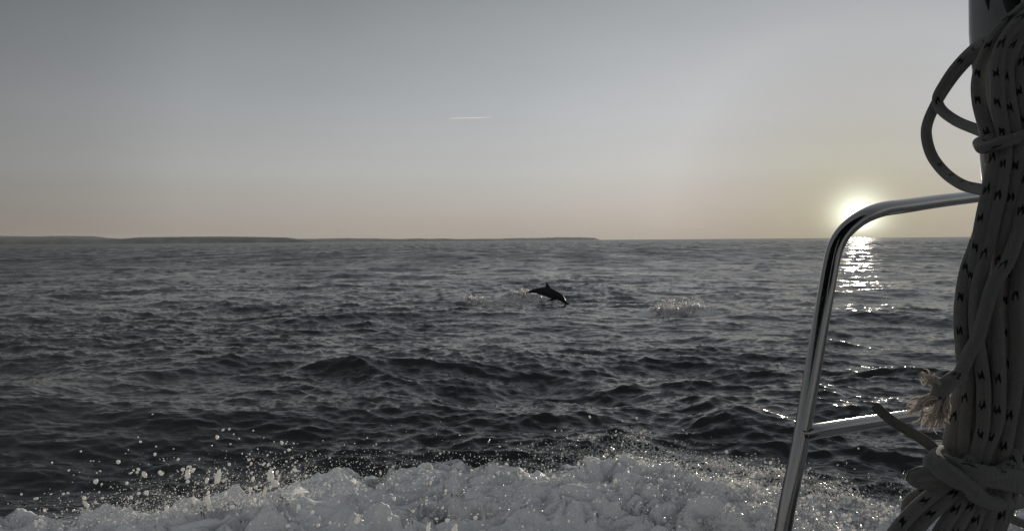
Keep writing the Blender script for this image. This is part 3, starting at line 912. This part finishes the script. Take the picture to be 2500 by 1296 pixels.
def build_contrail():
    d = 62000.0
    m = bpy.data.materials.new('contrail_ice'); m.use_nodes = True; nn = m.node_tree.nodes; ll = m.node_tree.links
    nn.remove(nn['Principled BSDF'])
    at = nn.new('ShaderNodeAttribute'); at.attribute_name = 'dense'
    df = nn.new('ShaderNodeBsdfTranslucent'); df.inputs[0].default_value = (1, 1, 1, 1)
    tp = nn.new('ShaderNodeBsdfTransparent'); mx = nn.new('ShaderNodeMixShader')
    ll.new(at.outputs['Fac'], mx.inputs[0]); ll.new(tp.outputs[0], mx.inputs[1]); ll.new(df.outputs[0], mx.inputs[2]); ll.new(mx.outputs[0], nn['Material Output'].inputs['Surface'])
    k = 50; t = np.linspace(0, 1, k)
    path = [px(1095 + 112 * a, 289.6 - 2.5 * a, d)[:] for a in t]
    r = np.interp(t, [0, .03, .5, .8, 1], [8, 20, 28, 38, 55])
    me = tube(path, r, 8, m, 'contrail')
    den = np.repeat(np.interp(t, [0, .05, .5, .75, 1], [.06, .24, .24, .1, .0]), 9)
    atr = me.attributes.new('dense', 'FLOAT', 'POINT'); atr.data.foreach_set('value', np.r_[den, .1, 0].astype(np.float32))
    tag(link('contrail', me), 'short thin white contrail in the clear sky above the middle', 'contrail')


build_bird(); build_contrail()

# ------------------------------------------------------------------ the boat: deck (below the frame), rail, pole, rope
M_STEEL = material('polished_steel', (.29, .29, .29), .12, 1.0)
nt, n, l, b = nodes_of(M_STEEL)
geo = n.new('ShaderNodeNewGeometry')
tz = noise_node(n, l, geo.outputs['Position'], 60, 3)
mr = n.new('ShaderNodeMapRange'); mr.inputs[3].default_value = .08; mr.inputs[4].default_value = .17; l.new(tz.outputs[0], mr.inputs[0])
sv = n.new('ShaderNodeTexVoronoi'); sv.inputs['Scale'].default_value = 210; l.new(geo.outputs['Position'], sv.inputs['Vector'])
s1_ = n.new('ShaderNodeMapRange'); s1_.inputs[1].default_value = .16; s1_.inputs[2].default_value = .08; s1_.inputs[3].default_value = 0; s1_.inputs[4].default_value = .35; l.new(sv.outputs['Distance'], s1_.inputs[0])
s2_ = n.new('ShaderNodeMath'); s2_.operation = 'ADD'; l.new(mr.outputs[0], s2_.inputs[0]); l.new(s1_.outputs[0], s2_.inputs[1]); l.new(s2_.outputs[0], b.inputs['Roughness'])
M_GEL = material('gelcoat', (.55, .55, .53), .3)
M_DARK = material('dark_canvas', (.012, .012, .014), .8)
M_ADDED_CANOPY = material('added_canopy_canvas', (.07, .07, .075), .8)


def build_deck():
    ground = Vector((.3, -.4, 0))
    o = thing('sailboat', ground, 'white sailing boat hull the photographer stands on, just outside the frame', 'sailboat')
    P = [(-3.2, 1.0), (0, 1.42), (2.6, 1.45), (3.2, .9), (3.2, -2.6), (-3.2, -2.6)]
    def slab(name, pts, z0, z1, mat, inset=0):
        vs_ = [(x, y, z0) for x, y in pts] + [(x, y, z1) for x, y in pts]; k = len(pts)
        bm = bmesh.new(); bv = [bm.verts.new(v) for v in vs_]
        bm.faces.new(bv[:k][::-1]); bm.faces.new(bv[k:])
        for j in range(k): bm.faces.new((bv[j], bv[(j + 1) % k], bv[k + (j + 1) % k], bv[k + j]))
        bmesh.ops.recalc_face_normals(bm, faces=bm.faces)
        me = bpy.data.meshes.new(name); bm.to_mesh(me); bm.free(); me.materials.append(mat); part(name, me, o)
    slab('hull', P, -.35, .92, M_GEL)
    slab('deck', [(x * .985, y - .03) for x, y in P], .923, .95, material('deck_grey', (.12, .12, .12), .7))
    slab('added_canopy', [(x, y) for x, y in [(-2.65, -2.3), (2.9, -2.3), (2.9, 1.15), (-2.65, 1.15)]], 3.38, 3.40, M_ADDED_CANOPY)  # unseen canopy, added to shade the rope and darken the rail's reflections
    for x_, y_ in ((-2.6, -.9), (2.85, -.9), (-2.6, -2.25), (2.85, -2.25)):
        part('added_canopy_pole', tube([(x_, y_, .95), (x_, y_, 3.38)], .0125, 12, M_STEEL), o)
    return o


boat = build_deck()


def build_rail():
    rr = .0125
    o = thing('guard_rail', (1.0, 1.2, .95), 'polished steel tube rail bent over in front of the setting sun', 'guard rail')
    pts = [(1872, 1560, 1.16), (1911, 1296, 1.17), (1950, 1100, 1.18), (1975, 960, 1.19), (1995, 840, 1.2), (2014, 730, 1.21), (2028, 650, 1.22), (2040, 603, 1.225), (2058, 571, 1.23), (2083, 546, 1.24), (2114, 526, 1.26),
           (2155, 511, 1.30), (2210, 503, 1.36), (2300, 490, 1.48), (2392, 479, 1.62), (2520, 463, 1.82), (2700, 440, 2.1)]
    P = [px(*q) for q in pts]
    foot = Vector((P[0].x - .01, P[0].y, .95))
    path = catmull([foot[:]] + [p[:] for p in P], 10)
    part('rail_tube', tube(path, rr, 28, M_STEEL, even=.008), o)
    cp = [(1954, 1059, 1.18), (1985, 1053, 1.19), (2060, 1041, 1.25), (2150, 1027, 1.34), (2243, 1013, 1.44), (2340, 999, 1.56), (2480, 976, 1.76)]
    part('crossbar', tube(catmull([px(*q)[:] for q in cp], 10), .0118, 26, M_STEEL, even=.01), o)
    # weld bead where the crossbar meets the upright
    c = px(1976, 1054, 1.188); ax = (px(2060, 1041, 1.25) - px(1968, 1056, 1.185)).normalized()
    c = c + ax * .0045
    u = ax.orthogonal().normalized(); w = ax.cross(u)
    ring = [(c + (u * math.cos(a) + w * math.sin(a)) * .0116)[:] for a in np.linspace(0, 2 * math.pi, 25)]
    part('weld', tube(ring, .0008, 6, M_STEEL, caps=False), o)
    base = [foot + Vector((0, 0, z)) for z in (.0, .004, .008, .02)]
    part('base_flange', tube([p[:] for p in base], [.034, .034, .018, .015], 24, M_STEEL), o)
    # far foot of the rail
    q = P[-1]
    part('rail_tube', tube(catmull([q[:], (q.x + .12, q.y + .02, q.z - .04), (q.x + .17, q.y, q.z - .3), (q.x + .17, q.y - .02, .95)], 10), rr, 24, M_STEEL, even=.02), o)


build_rail()


def build_pole():
    m = material('pole_paint', (.30, .32, .33), .28)
    o = thing('stern_pole', px(2700, 1500, .78), 'smooth blue grey pole behind the hanging rope, top right corner', 'pole')
    pts = [(2432, -260, .78), (2436, 0, .78), (2437, 80, .78), (2446, 180, .78), (2457, 300, .78), (2468, 430, .78), (2484, 560, .78), (2510, 720, .78), (2548, 900, .78), (2600, 1100, .78), (2665, 1300, .78), (2740, 1560, .78)]
    P = [px(*q)[:] for q in pts]
    e = P[-1]; P.append((e[0] + .1, e[1], .95))
    part('tube', tube(catmull(P, 10), .0255, 30, m, even=.015), o)
    return o


build_pole()


def mat_rope():
    m = material('braided_rope', (.25, .24, .225), .85, spec=.2)
    nt, n, l, b = nodes_of(m)
    b.inputs['Sheen Weight'].default_value = .5; b.inputs['Sheen Roughness'].default_value = .4
    uv = n.new('ShaderNodeUVMap'); uv.uv_map = 'UVMap'
    sp = n.new('ShaderNodeSeparateXYZ'); l.new(uv.outputs[0], sp.inputs[0])

    def M(op, a, c=None, d=None):
        x = n.new('ShaderNodeMath'); x.operation = op
        for i, v in enumerate((a, c, d)):
            if v is None: continue
            if isinstance(v, (int, float)): x.inputs[i].default_value = v
            else: l.new(v, x.inputs[i])
        return x.outputs[0]
    oi = n.new('ShaderNodeObjectInfo')
    u, v = sp.outputs[0], sp.outputs[1]
    lw = noise_node(n, l, uv.outputs[0], 14, 1)
    vv = M('ADD', M('ADD', v, M('MULTIPLY', oi.outputs['Random'], .02)), M('MULTIPLY', lw.outputs[0], .016))
    PIT = .0235
    # black tracer flecks: an H of stitches, four rows round the rope, staggered
    row = M('FLOOR', M('MULTIPLY', u, 4))
    fu = M('SUBTRACT', M('FRACT', M('MULTIPLY', u, 4)), .5)
    fv = M('SUBTRACT', M('FRACT', M('ADD', M('DIVIDE', vv, PIT), M('MULTIPLY', row, .5))), .5)
    au, av = M('ABSOLUTE', fu), M('ABSOLUTE', fv)
    nz = noise_node(n, l, uv.outputs[0], 240, 2)
    wob = M('MULTIPLY', M('SUBTRACT', nz.outputs[0], .5), .25)
    wn = n.new('ShaderNodeTexWhiteNoise'); wn.noise_dimensions = '2D'
    cb = n.new('ShaderNodeCombineXYZ'); l.new(M('FLOOR', M('ADD', M('DIVIDE', vv, PIT), M('MULTIPLY', row, .5))), cb.inputs[0]); l.new(row, cb.inputs[1]); l.new(cb.outputs[0], wn.inputs['Vector'])
    keep = M('GREATER_THAN', wn.outputs['Value'], .14)
    a1 = M('LESS_THAN', M('ADD', au, wob), M('ADD', .22, M('MULTIPLY', wn.outputs['Value'], .12)))
    # taller at the two sides than in the middle
    lim = M('ADD', .075, M('MULTIPLY', M('LESS_THAN', M('ABSOLUTE', M('SUBTRACT', au, .18)), .08), .055))
    a2 = M('LESS_THAN', M('ADD', av, M('MULTIPLY', wob, .6)), lim)
    odd = M('LESS_THAN', M('MODULO', row, 2), .5)
    fleck = M('MULTIPLY', M('MULTIPLY', M('MULTIPLY', a1, a2), odd), keep)
    g = noise_node(n, l, uv.outputs[0], 60, 4)
    cr = n.new('ShaderNodeValToRGB'); cr.color_ramp.elements[0].color = (.18, .18, .177, 1); cr.color_ramp.elements[1].color = (.34, .34, .333, 1)
    l.new(g.outputs[0], cr.inputs[0])
    mx = n.new('ShaderNodeMix'); mx.data_type = 'RGBA'; l.new(fleck, mx.inputs[0]); l.new(cr.outputs[0], mx.inputs[6]); mx.inputs[7].default_value = (.006, .006, .007, 1)
    l.new(mx.outputs[2], b.inputs['Base Color'])
    # braid relief
    k1 = M('SINE', M('MULTIPLY', M('ADD', M('MULTIPLY', u, 8), M('DIVIDE', vv, .0043)), 6.2832))
    k2 = M('SINE', M('MULTIPLY', M('SUBTRACT', M('MULTIPLY', u, 8), M('DIVIDE', vv, .0043)), 6.2832))
    hh = M('ADD', M('MULTIPLY', M('MAXIMUM', k1, k2), .6), nz.outputs[0])
    bp = n.new('ShaderNodeBump'); bp.inputs['Distance'].default_value = .0008; bp.inputs['Strength'].default_value = .8; l.new(hh, bp.inputs['Height']); l.new(bp.outputs[0], b.inputs['Normal'])
    return m


M_ROPE = mat_rope()
M_PLAIN = material('plain_rope', (.13, .13, .125), .9, spec=.2)
M_FRAY = material('frayed_fibre', (.78, .74, .69), .8, spec=.2)
nt, n, l, b = nodes_of(M_FRAY)
tr = n.new('ShaderNodeBsdfTranslucent'); tr.inputs['Color'].default_value = (.9, .84, .78, 1)
ms = n.new('ShaderNodeMixShader'); ms.inputs[0].default_value = .5
l.new(b.outputs[0], ms.inputs[1]); l.new(tr.outputs[0], ms.inputs[2]); l.new(ms.outputs[0], n['Material Output'].inputs['Surface'])


def build_rope():
    o = thing('rope_coil', px(2430, 700, .62), 'thick hank of off white rope with black flecks hanging at the right edge', 'rope')
    fuzz_src = []

    def strand(pts, r=.0051, name='strand', mat=None, n_per=10):
        g = np.random.default_rng(int(abs(pts[0][0] * 7 + pts[0][1] * 13)) + len(pts))
        P = [px(*q) for q in pts]
        path = catmull([p[:] for p in P], n_per)
        me = tube(path, r, 20, mat or M_ROPE, name, even=.0022, wob=lambda s, a: 1 + .018 * np.sin(8 * a + s * 1450) * np.sin(8 * a - s * 1450))
        fuzz_src.append((path, r))
        return part(name, me, o)

    D = .60
    # ---- loops standing out to the left
    strand([(2560, -60, .62), (2515, 22, .63), (2470, 62, .66), (2420, 90, .70), (2375, 122, .74), (2335, 163, .76), (2306, 205, .77), (2289, 240, .77), (2298, 268, .765), (2335, 296, .74), (2385, 317, .70), (2430, 335, .66), (2470, 352, .645)], .0050)
    strand([(2570, -40, .66), (2520, 32, .67), (2470, 74, .70), (2425, 101, .74), (2380, 133, .78), (2340, 174, .80), (2308, 216, .80), (2284, 256, .80), (2265, 300, .80), (2262, 335, .79), (2275, 380, .78), (2305, 420, .76), (2345, 449, .73), (2385, 461, .70), (2430, 466, .66)], .0052)
    # ---- above the first wrap
    strand([(2560, -30, D + .01), (2490, 30, D + .01), (2445, 70, D + .01), (2415, 118, D + .012), (2396, 165, D + .015), (2388, 205, D + .015), (2391, 250, D + .012), (2402, 295, D + .01), (2416, 340, D + .01), (2422, 400, D + .014)], .0052)
    strand([(2550, 0, D), (2480, 62, D), (2450, 105, D), (2436, 150, D), (2436, 200, D), (2438, 255, D), (2448, 315, D), (2452, 350, D), (2453, 388, D), (2444, 455, D), (2430, 521, D), (2414, 588, D), (2397, 655, D), (2384, 723, D), (2383, 795, D), (2392, 869, D), (2401, 938, D), (2401, 1010, D), (2396, 1060, D), (2380, 1110, D), (2362, 1165, D)], .0050)
    strand([(2560, 60, D), (2500, 90, D), (2470, 120, D), (2458, 160, D), (2462, 230, D), (2474, 300, D), (2482, 350, D), (2483, 394, D), (2475, 463, D), (2460, 531, D), (2446, 602, D), (2434, 680, D + .004), (2430, 745, D + .003), (2434, 809, D), (2438, 882, D), (2439, 955, D), (2434, 1032, D), (2408, 1098, D), (2382, 1160, D)], .0050)
    strand([(2590, 40, D), (2530, 90, D), (2498, 150, D), (2490, 200, D), (2496, 260, D), (2508, 320, D), (2512, 380, D - .002), (2506, 440, D - .004), (2498, 500, D - .006), (2487, 560, D - .008), (2462, 635, D - .012), (2426, 693, D - .013), (2405, 760, D - .008), (2388, 820, D - .004), (2368, 859, D), (2343, 912, D), (2312, 945, D), (2290, 965, D)], .0050)
    strand([(2600, 100, D), (2545, 180, D), (2528, 260, D), (2532, 350, D), (2530, 430, D), (2518, 520, D), (2500, 610, D), (2486, 690, D), (2481, 750, D), (2486, 820, D), (2483, 893, D), (2475, 970, D), (2461, 1043, D), (2447, 1115, D), (2430, 1170, D)], .0052)
    # leftmost strands of the upper half
    strand([(2418, 330, D + .008), (2425, 360, D + .006), (2426, 395, D + .004), (2414, 459, D + .004), (2399, 529, D + .004), (2387, 597, D + .004), (2376, 662, D + .006), (2369, 730, D + .008), (2364, 800, D + .01), (2366, 870, D + .01), (2362, 950, D + .01), (2353, 1029, D + .008), (2350, 1086, D + .006), (2338, 1150, D + .006)], .0050)
    strand([(2440, 380, D + .016), (2416, 470, D + .016), (2398, 550, D + .014), (2380, 605, D + .012), (2362, 656, D + .01), (2350, 720, D + .01), (2346, 786, D + .01), (2350, 850, D + .012), (2352, 910, D + .014), (2338, 980, D + .014), (2325, 1050, D + .012), (2318, 1096, D + .01), (2325, 1150, D + .01)], .0054)
    # ---- lower middle, fillers and the back layers
    for pts in [
        [(2500, 380, D + .012), (2470, 480, D + .014), (2450, 560, D + .014), (2425, 640, D + .014), (2408, 740, D + .014), (2405, 840, D + .014), (2418, 930, D + .012), (2418, 1010, D + .012), (2373, 1110, D + .008), (2350, 1170, D + .008)],
        [(2530, 380, D + .01), (2490, 500, D + .012), (2470, 600, D + .012), (2458, 700, D + .012), (2456, 800, D + .01), (2460, 900, D + .01), (2456, 990, D + .01), (2440, 1070, D + .01), (2410, 1150, D + .008)],
        [(2560, 300, D + .004), (2550, 420, D + .004), (2530, 560, D + .004), (2512, 680, D + .004), (2510, 780, D + .004), (2508, 880, D + .004), (2500, 980, D + .004), (2488, 1070, D + .004), (2468, 1140, D + .004), (2440, 1180, D + .006)],
        [(2590, 200, D + .006), (2582, 400, D + .006), (2562, 560, D + .006), (2545, 700, D + .006), (2540, 850, D + .006), (2530, 980, D + .006), (2510, 1090, D + .006), (2480, 1150, D + .006)],
        [(2470, 180, D + .014), (2455, 260, D + .016), (2466, 340, D + .014), (2470, 420, D + .014), (2455, 520, D + .018), (2435, 620, D + .02), (2400, 720, D + .02), (2385, 840, D + .02), (2386, 940, D + .02), (2380, 1040, D + .018), (2366, 1120, D + .016)],
        [(2510, 160, D + .014), (2480, 260, D + .014), (2495, 360, D + .012), (2510, 460, D + .012), (2506, 600, D + .014), (2490, 720, D + .014), (2500, 860, D + .014), (2490, 1000, D + .014), (2470, 1090, D + .014)],
        [(2400, 780, D + .018), (2376, 860, D + .018), (2372, 940, D + .014), (2373, 1018, D + .01), (2364, 1080, D + .01), (2352, 1150, D + .01)],
        [(2540, 120, D + .02), (2520, 300, D + .02), (2540, 500, D + .02), (2530, 700, D + .02), (2520, 900, D + .02), (2515, 1100, D + .018)],
        [(2450, 60, D + .03), (2462, 140, D + .03), (2480, 240, D + .03), (2500, 340, D + .03)],
    ]:
        strand(pts, .0051)
    # ---- below the knot, fanning out to the lower left
    B = D - .02
    for pts in [
        [(2370, 1120, D), (2330, 1165, B), (2272, 1210, B), (2222, 1255, B), (2176, 1312, B), (2140, 1400, B)],
        [(2380, 1130, D), (2350, 1180, B), (2300, 1228, B), (2252, 1275, B), (2215, 1330, B), (2190, 1420, B)],
        [(2390, 1140, D), (2362, 1195, B), (2318, 1262, B), (2284, 1320, B), (2260, 1410, B)],
        [(2400, 1140, D), (2385, 1200, B), (2350, 1262, B), (2322, 1320, B), (2300, 1410, B)],
        [(2410, 1140, D), (2402, 1210, B), (2380, 1270, B), (2358, 1330, B), (2340, 1410, B)],
        [(2430, 1140, D), (2424, 1215, B), (2408, 1280, B), (2392, 1340, B), (2375, 1420, B)],
        [(2456, 1120, D), (2455, 1180, B), (2446, 1240, B), (2428, 1300, B), (2410, 1360, B), (2395, 1440, B)],
        [(2470, 1100, D), (2476, 1160, B + .01), (2462, 1230, B + .01), (2436, 1300, B + .01), (2420, 1400, B + .01)],
        [(2350, 1130, D + .01), (2320, 1180, D), (2275, 1235, D), (2235, 1300, D), (2200, 1400, D)],
        [(2380, 1150, D + .01), (2340, 1220, D), (2300, 1300, D), (2270, 1400, D)],
        [(2410, 1150, D + .01), (2390, 1230, D), (2365, 1310, D), (2340, 1400, D)],
        [(2440, 1150, D + .01), (2425, 1230, D), (2405, 1310, D), (2385, 1400, D)],
        [(2290, 1195, D + .02), (2250, 1205, D + .02), (2224, 1222, D + .02), (2217, 1252, D + .02), (2240, 1290, D + .02)],
    ]:
        strand(pts, .0051)
    # ---- wraps
    strand([(2560, 300, D + .03), (2500, 330, D + .035), (2400, 345, D + .03), (2393, 356, D + .008), (2404, 362, D - .008), (2440, 350, D - .013), (2480, 338, D - .013), (2530, 322, D - .012), (2590, 300, D + .01)], .0046, 'wrap')
    strand([(2410, 1195, D + .02), (2330, 1190, D), (2270, 1178, B), (2240, 1172, B - .01), (2232, 1163, B - .012), (2262, 1156, B - .014), (2320, 1160, B - .016), (2400, 1168, B - .018), (2470, 1182, B - .014), (2520, 1192, B)], .0058, 'wrap')
    strand([(2480, 1130, D), (2420, 1165, B - .008), (2360, 1180, B - .02), (2310, 1160, B - .022), (2275, 1132, B - .012), (2285, 1122, B - .004), (2330, 1134, B - .012), (2380, 1150, B - .022), (2440, 1158, B - .015), (2500, 1165, B)], .0057, 'wrap')
    strand([(2300, 1105, D + .005), (2285, 1118, B), (2300, 1140, B - .02), (2345, 1172, B - .024), (2395, 1215, B - .018), (2440, 1228, B), (2500, 1220, D + .02)], .0060, 'wrap')
    # ---- cut end pointing out to the left
    strand([(2137, 991, .66), (2150, 1003, .655), (2180, 1028, .64), (2220, 1052, .625), (2258, 1076, .61), (2290, 1104, .60), (2318, 1130, .595), (2350, 1160, .59)], .0042, 'loose_end', M_PLAIN)
    # ---- frayed tassel
    c = px(2308, 945, D - .004)
    knot = tube(catmull([px(2345, 915, D)[:], px(2322, 930, D - .006)[:], px(2300, 950, D - .01)[:], px(2290, 972, D - .008)[:]], 8), .0062, 16, M_ROPE, even=.002)
    part('whipping', knot, o)
    g = np.random.default_rng(77); yarns = []
    for k in range(130):
        m_ = k % 4
        if m_ == 0: end = (g.uniform(2248, 2275), g.uniform(905, 935)); st = (2300 + g.normal(0, 4), 940 + g.normal(0, 4))
        elif m_ == 1: end = (g.uniform(2212, 2240), g.uniform(985, 1012)); st = (2292 + g.normal(0, 4), 968 + g.normal(0, 5))
        elif m_ == 2: end = (g.uniform(2256, 2290), g.uniform(1020, 1050)); st = (2298 + g.normal(0, 5), 975 + g.normal(0, 4))
        else: end = (g.uniform(2290, 2318), g.uniform(1010, 1045)); st = (2308 + g.normal(0, 5), 972 + g.normal(0, 4))
        mx_ = ((st[0] + end[0]) / 2 + g.normal(0, 5), (st[1] + end[1]) / 2 + g.normal(0, 4) - (5 if m_ < 2 else -2))
        end = (end[0] + g.normal(0, 6), end[1] + g.normal(0, 6)); m2 = (st[0] * .25 + end[0] * .75 + g.normal(0, 5), st[1] * .25 + end[1] * .75 + g.normal(0, 6))
        dd = D - .004 + g.normal(0, .006)
        pth = catmull([px(st[0], st[1], dd)[:], px(*mx_, dd + g.normal(0, .004))[:], px(*m2, dd)[:], px(end[0], end[1], dd)[:]], 6)
        yarns.append(tube(pth, np.linspace(.00075, .0004, len(pth)), 6, None))
    part('frayed_end', join_meshes('frayed_end', yarns, M_FRAY), o)
    # ---- loose fibres standing off the rope
    hairs_v, hairs_f = [], []
    for path, r in fuzz_src:
        L = np.linalg.norm(np.diff(path, axis=0), axis=1).sum()
        for _ in range(int(L * 1500)):
            i = g.integers(1, len(path) - 1); a = path[i] + (path[i + 1 if i + 1 < len(path) else i] - path[i]) * g.random()
            v = g.normal(size=3); v /= np.linalg.norm(v); T_ = path[i] - path[i - 1]; T_ = T_ / (np.linalg.norm(T_) + 1e-9)
            v -= T_ * v.dot(T_); v /= np.linalg.norm(v) + 1e-9
            s0 = a + v * r * .97; dirn = v + T_ * g.normal(0, .9); dirn /= np.linalg.norm(dirn)
            e0 = s0 + dirn * g.uniform(.0006, .0020); w = np.cross(dirn, g.normal(size=3)); w *= .00007 / np.linalg.norm(w)
            b0 = len(hairs_v); hairs_v += [s0 + w, s0 - w, e0]; hairs_f.append((b0, b0 + 1, b0 + 2))
    me = mesh_np('fuzz', np.array(hairs_v), None, hairs_f, M_FRAY)
    f = part('fuzz', me, o); f['kind'] = 'stuff'
    return o


build_rope()


def build_straps():
    o = thing('furled_cloth', px(2470, -60, .7), 'dark folded canvas hanging over the top of the rope', 'canvas')
    for pts, w in [([(2408, -80), (2410, -10), (2414, 26)], [14, 11, 2]), ([(2460, -90), (2470, 0), (2480, 40), (2492, 62)], [38, 30, 18, 6]), ([(2520, -80), (2530, 0), (2540, 90)], [40, 40, 30])]:
        P = catmull([px(a, b_, .69)[:] for a, b_ in pts], 8); ww = np.interp(np.linspace(0, 1, len(P)), np.linspace(0, 1, len(w)), w) * .69 / FPX
        part('fold', tube(P, ww, 14, M_DARK, squash=.35), o)
    l_ = thing('tie_line', px(2470, 1268, .62), 'thin dark line leading off right below the rope knot', 'rope')
    part('cord', tube(catmull([px(2425, 1250, .62)[:], px(2460, 1262, .62)[:], px(2500, 1278, .62)[:], px(2560, 1295, .62)[:]], 8), .0034, 12, M_ROPE, even=.003), l_)


build_straps()
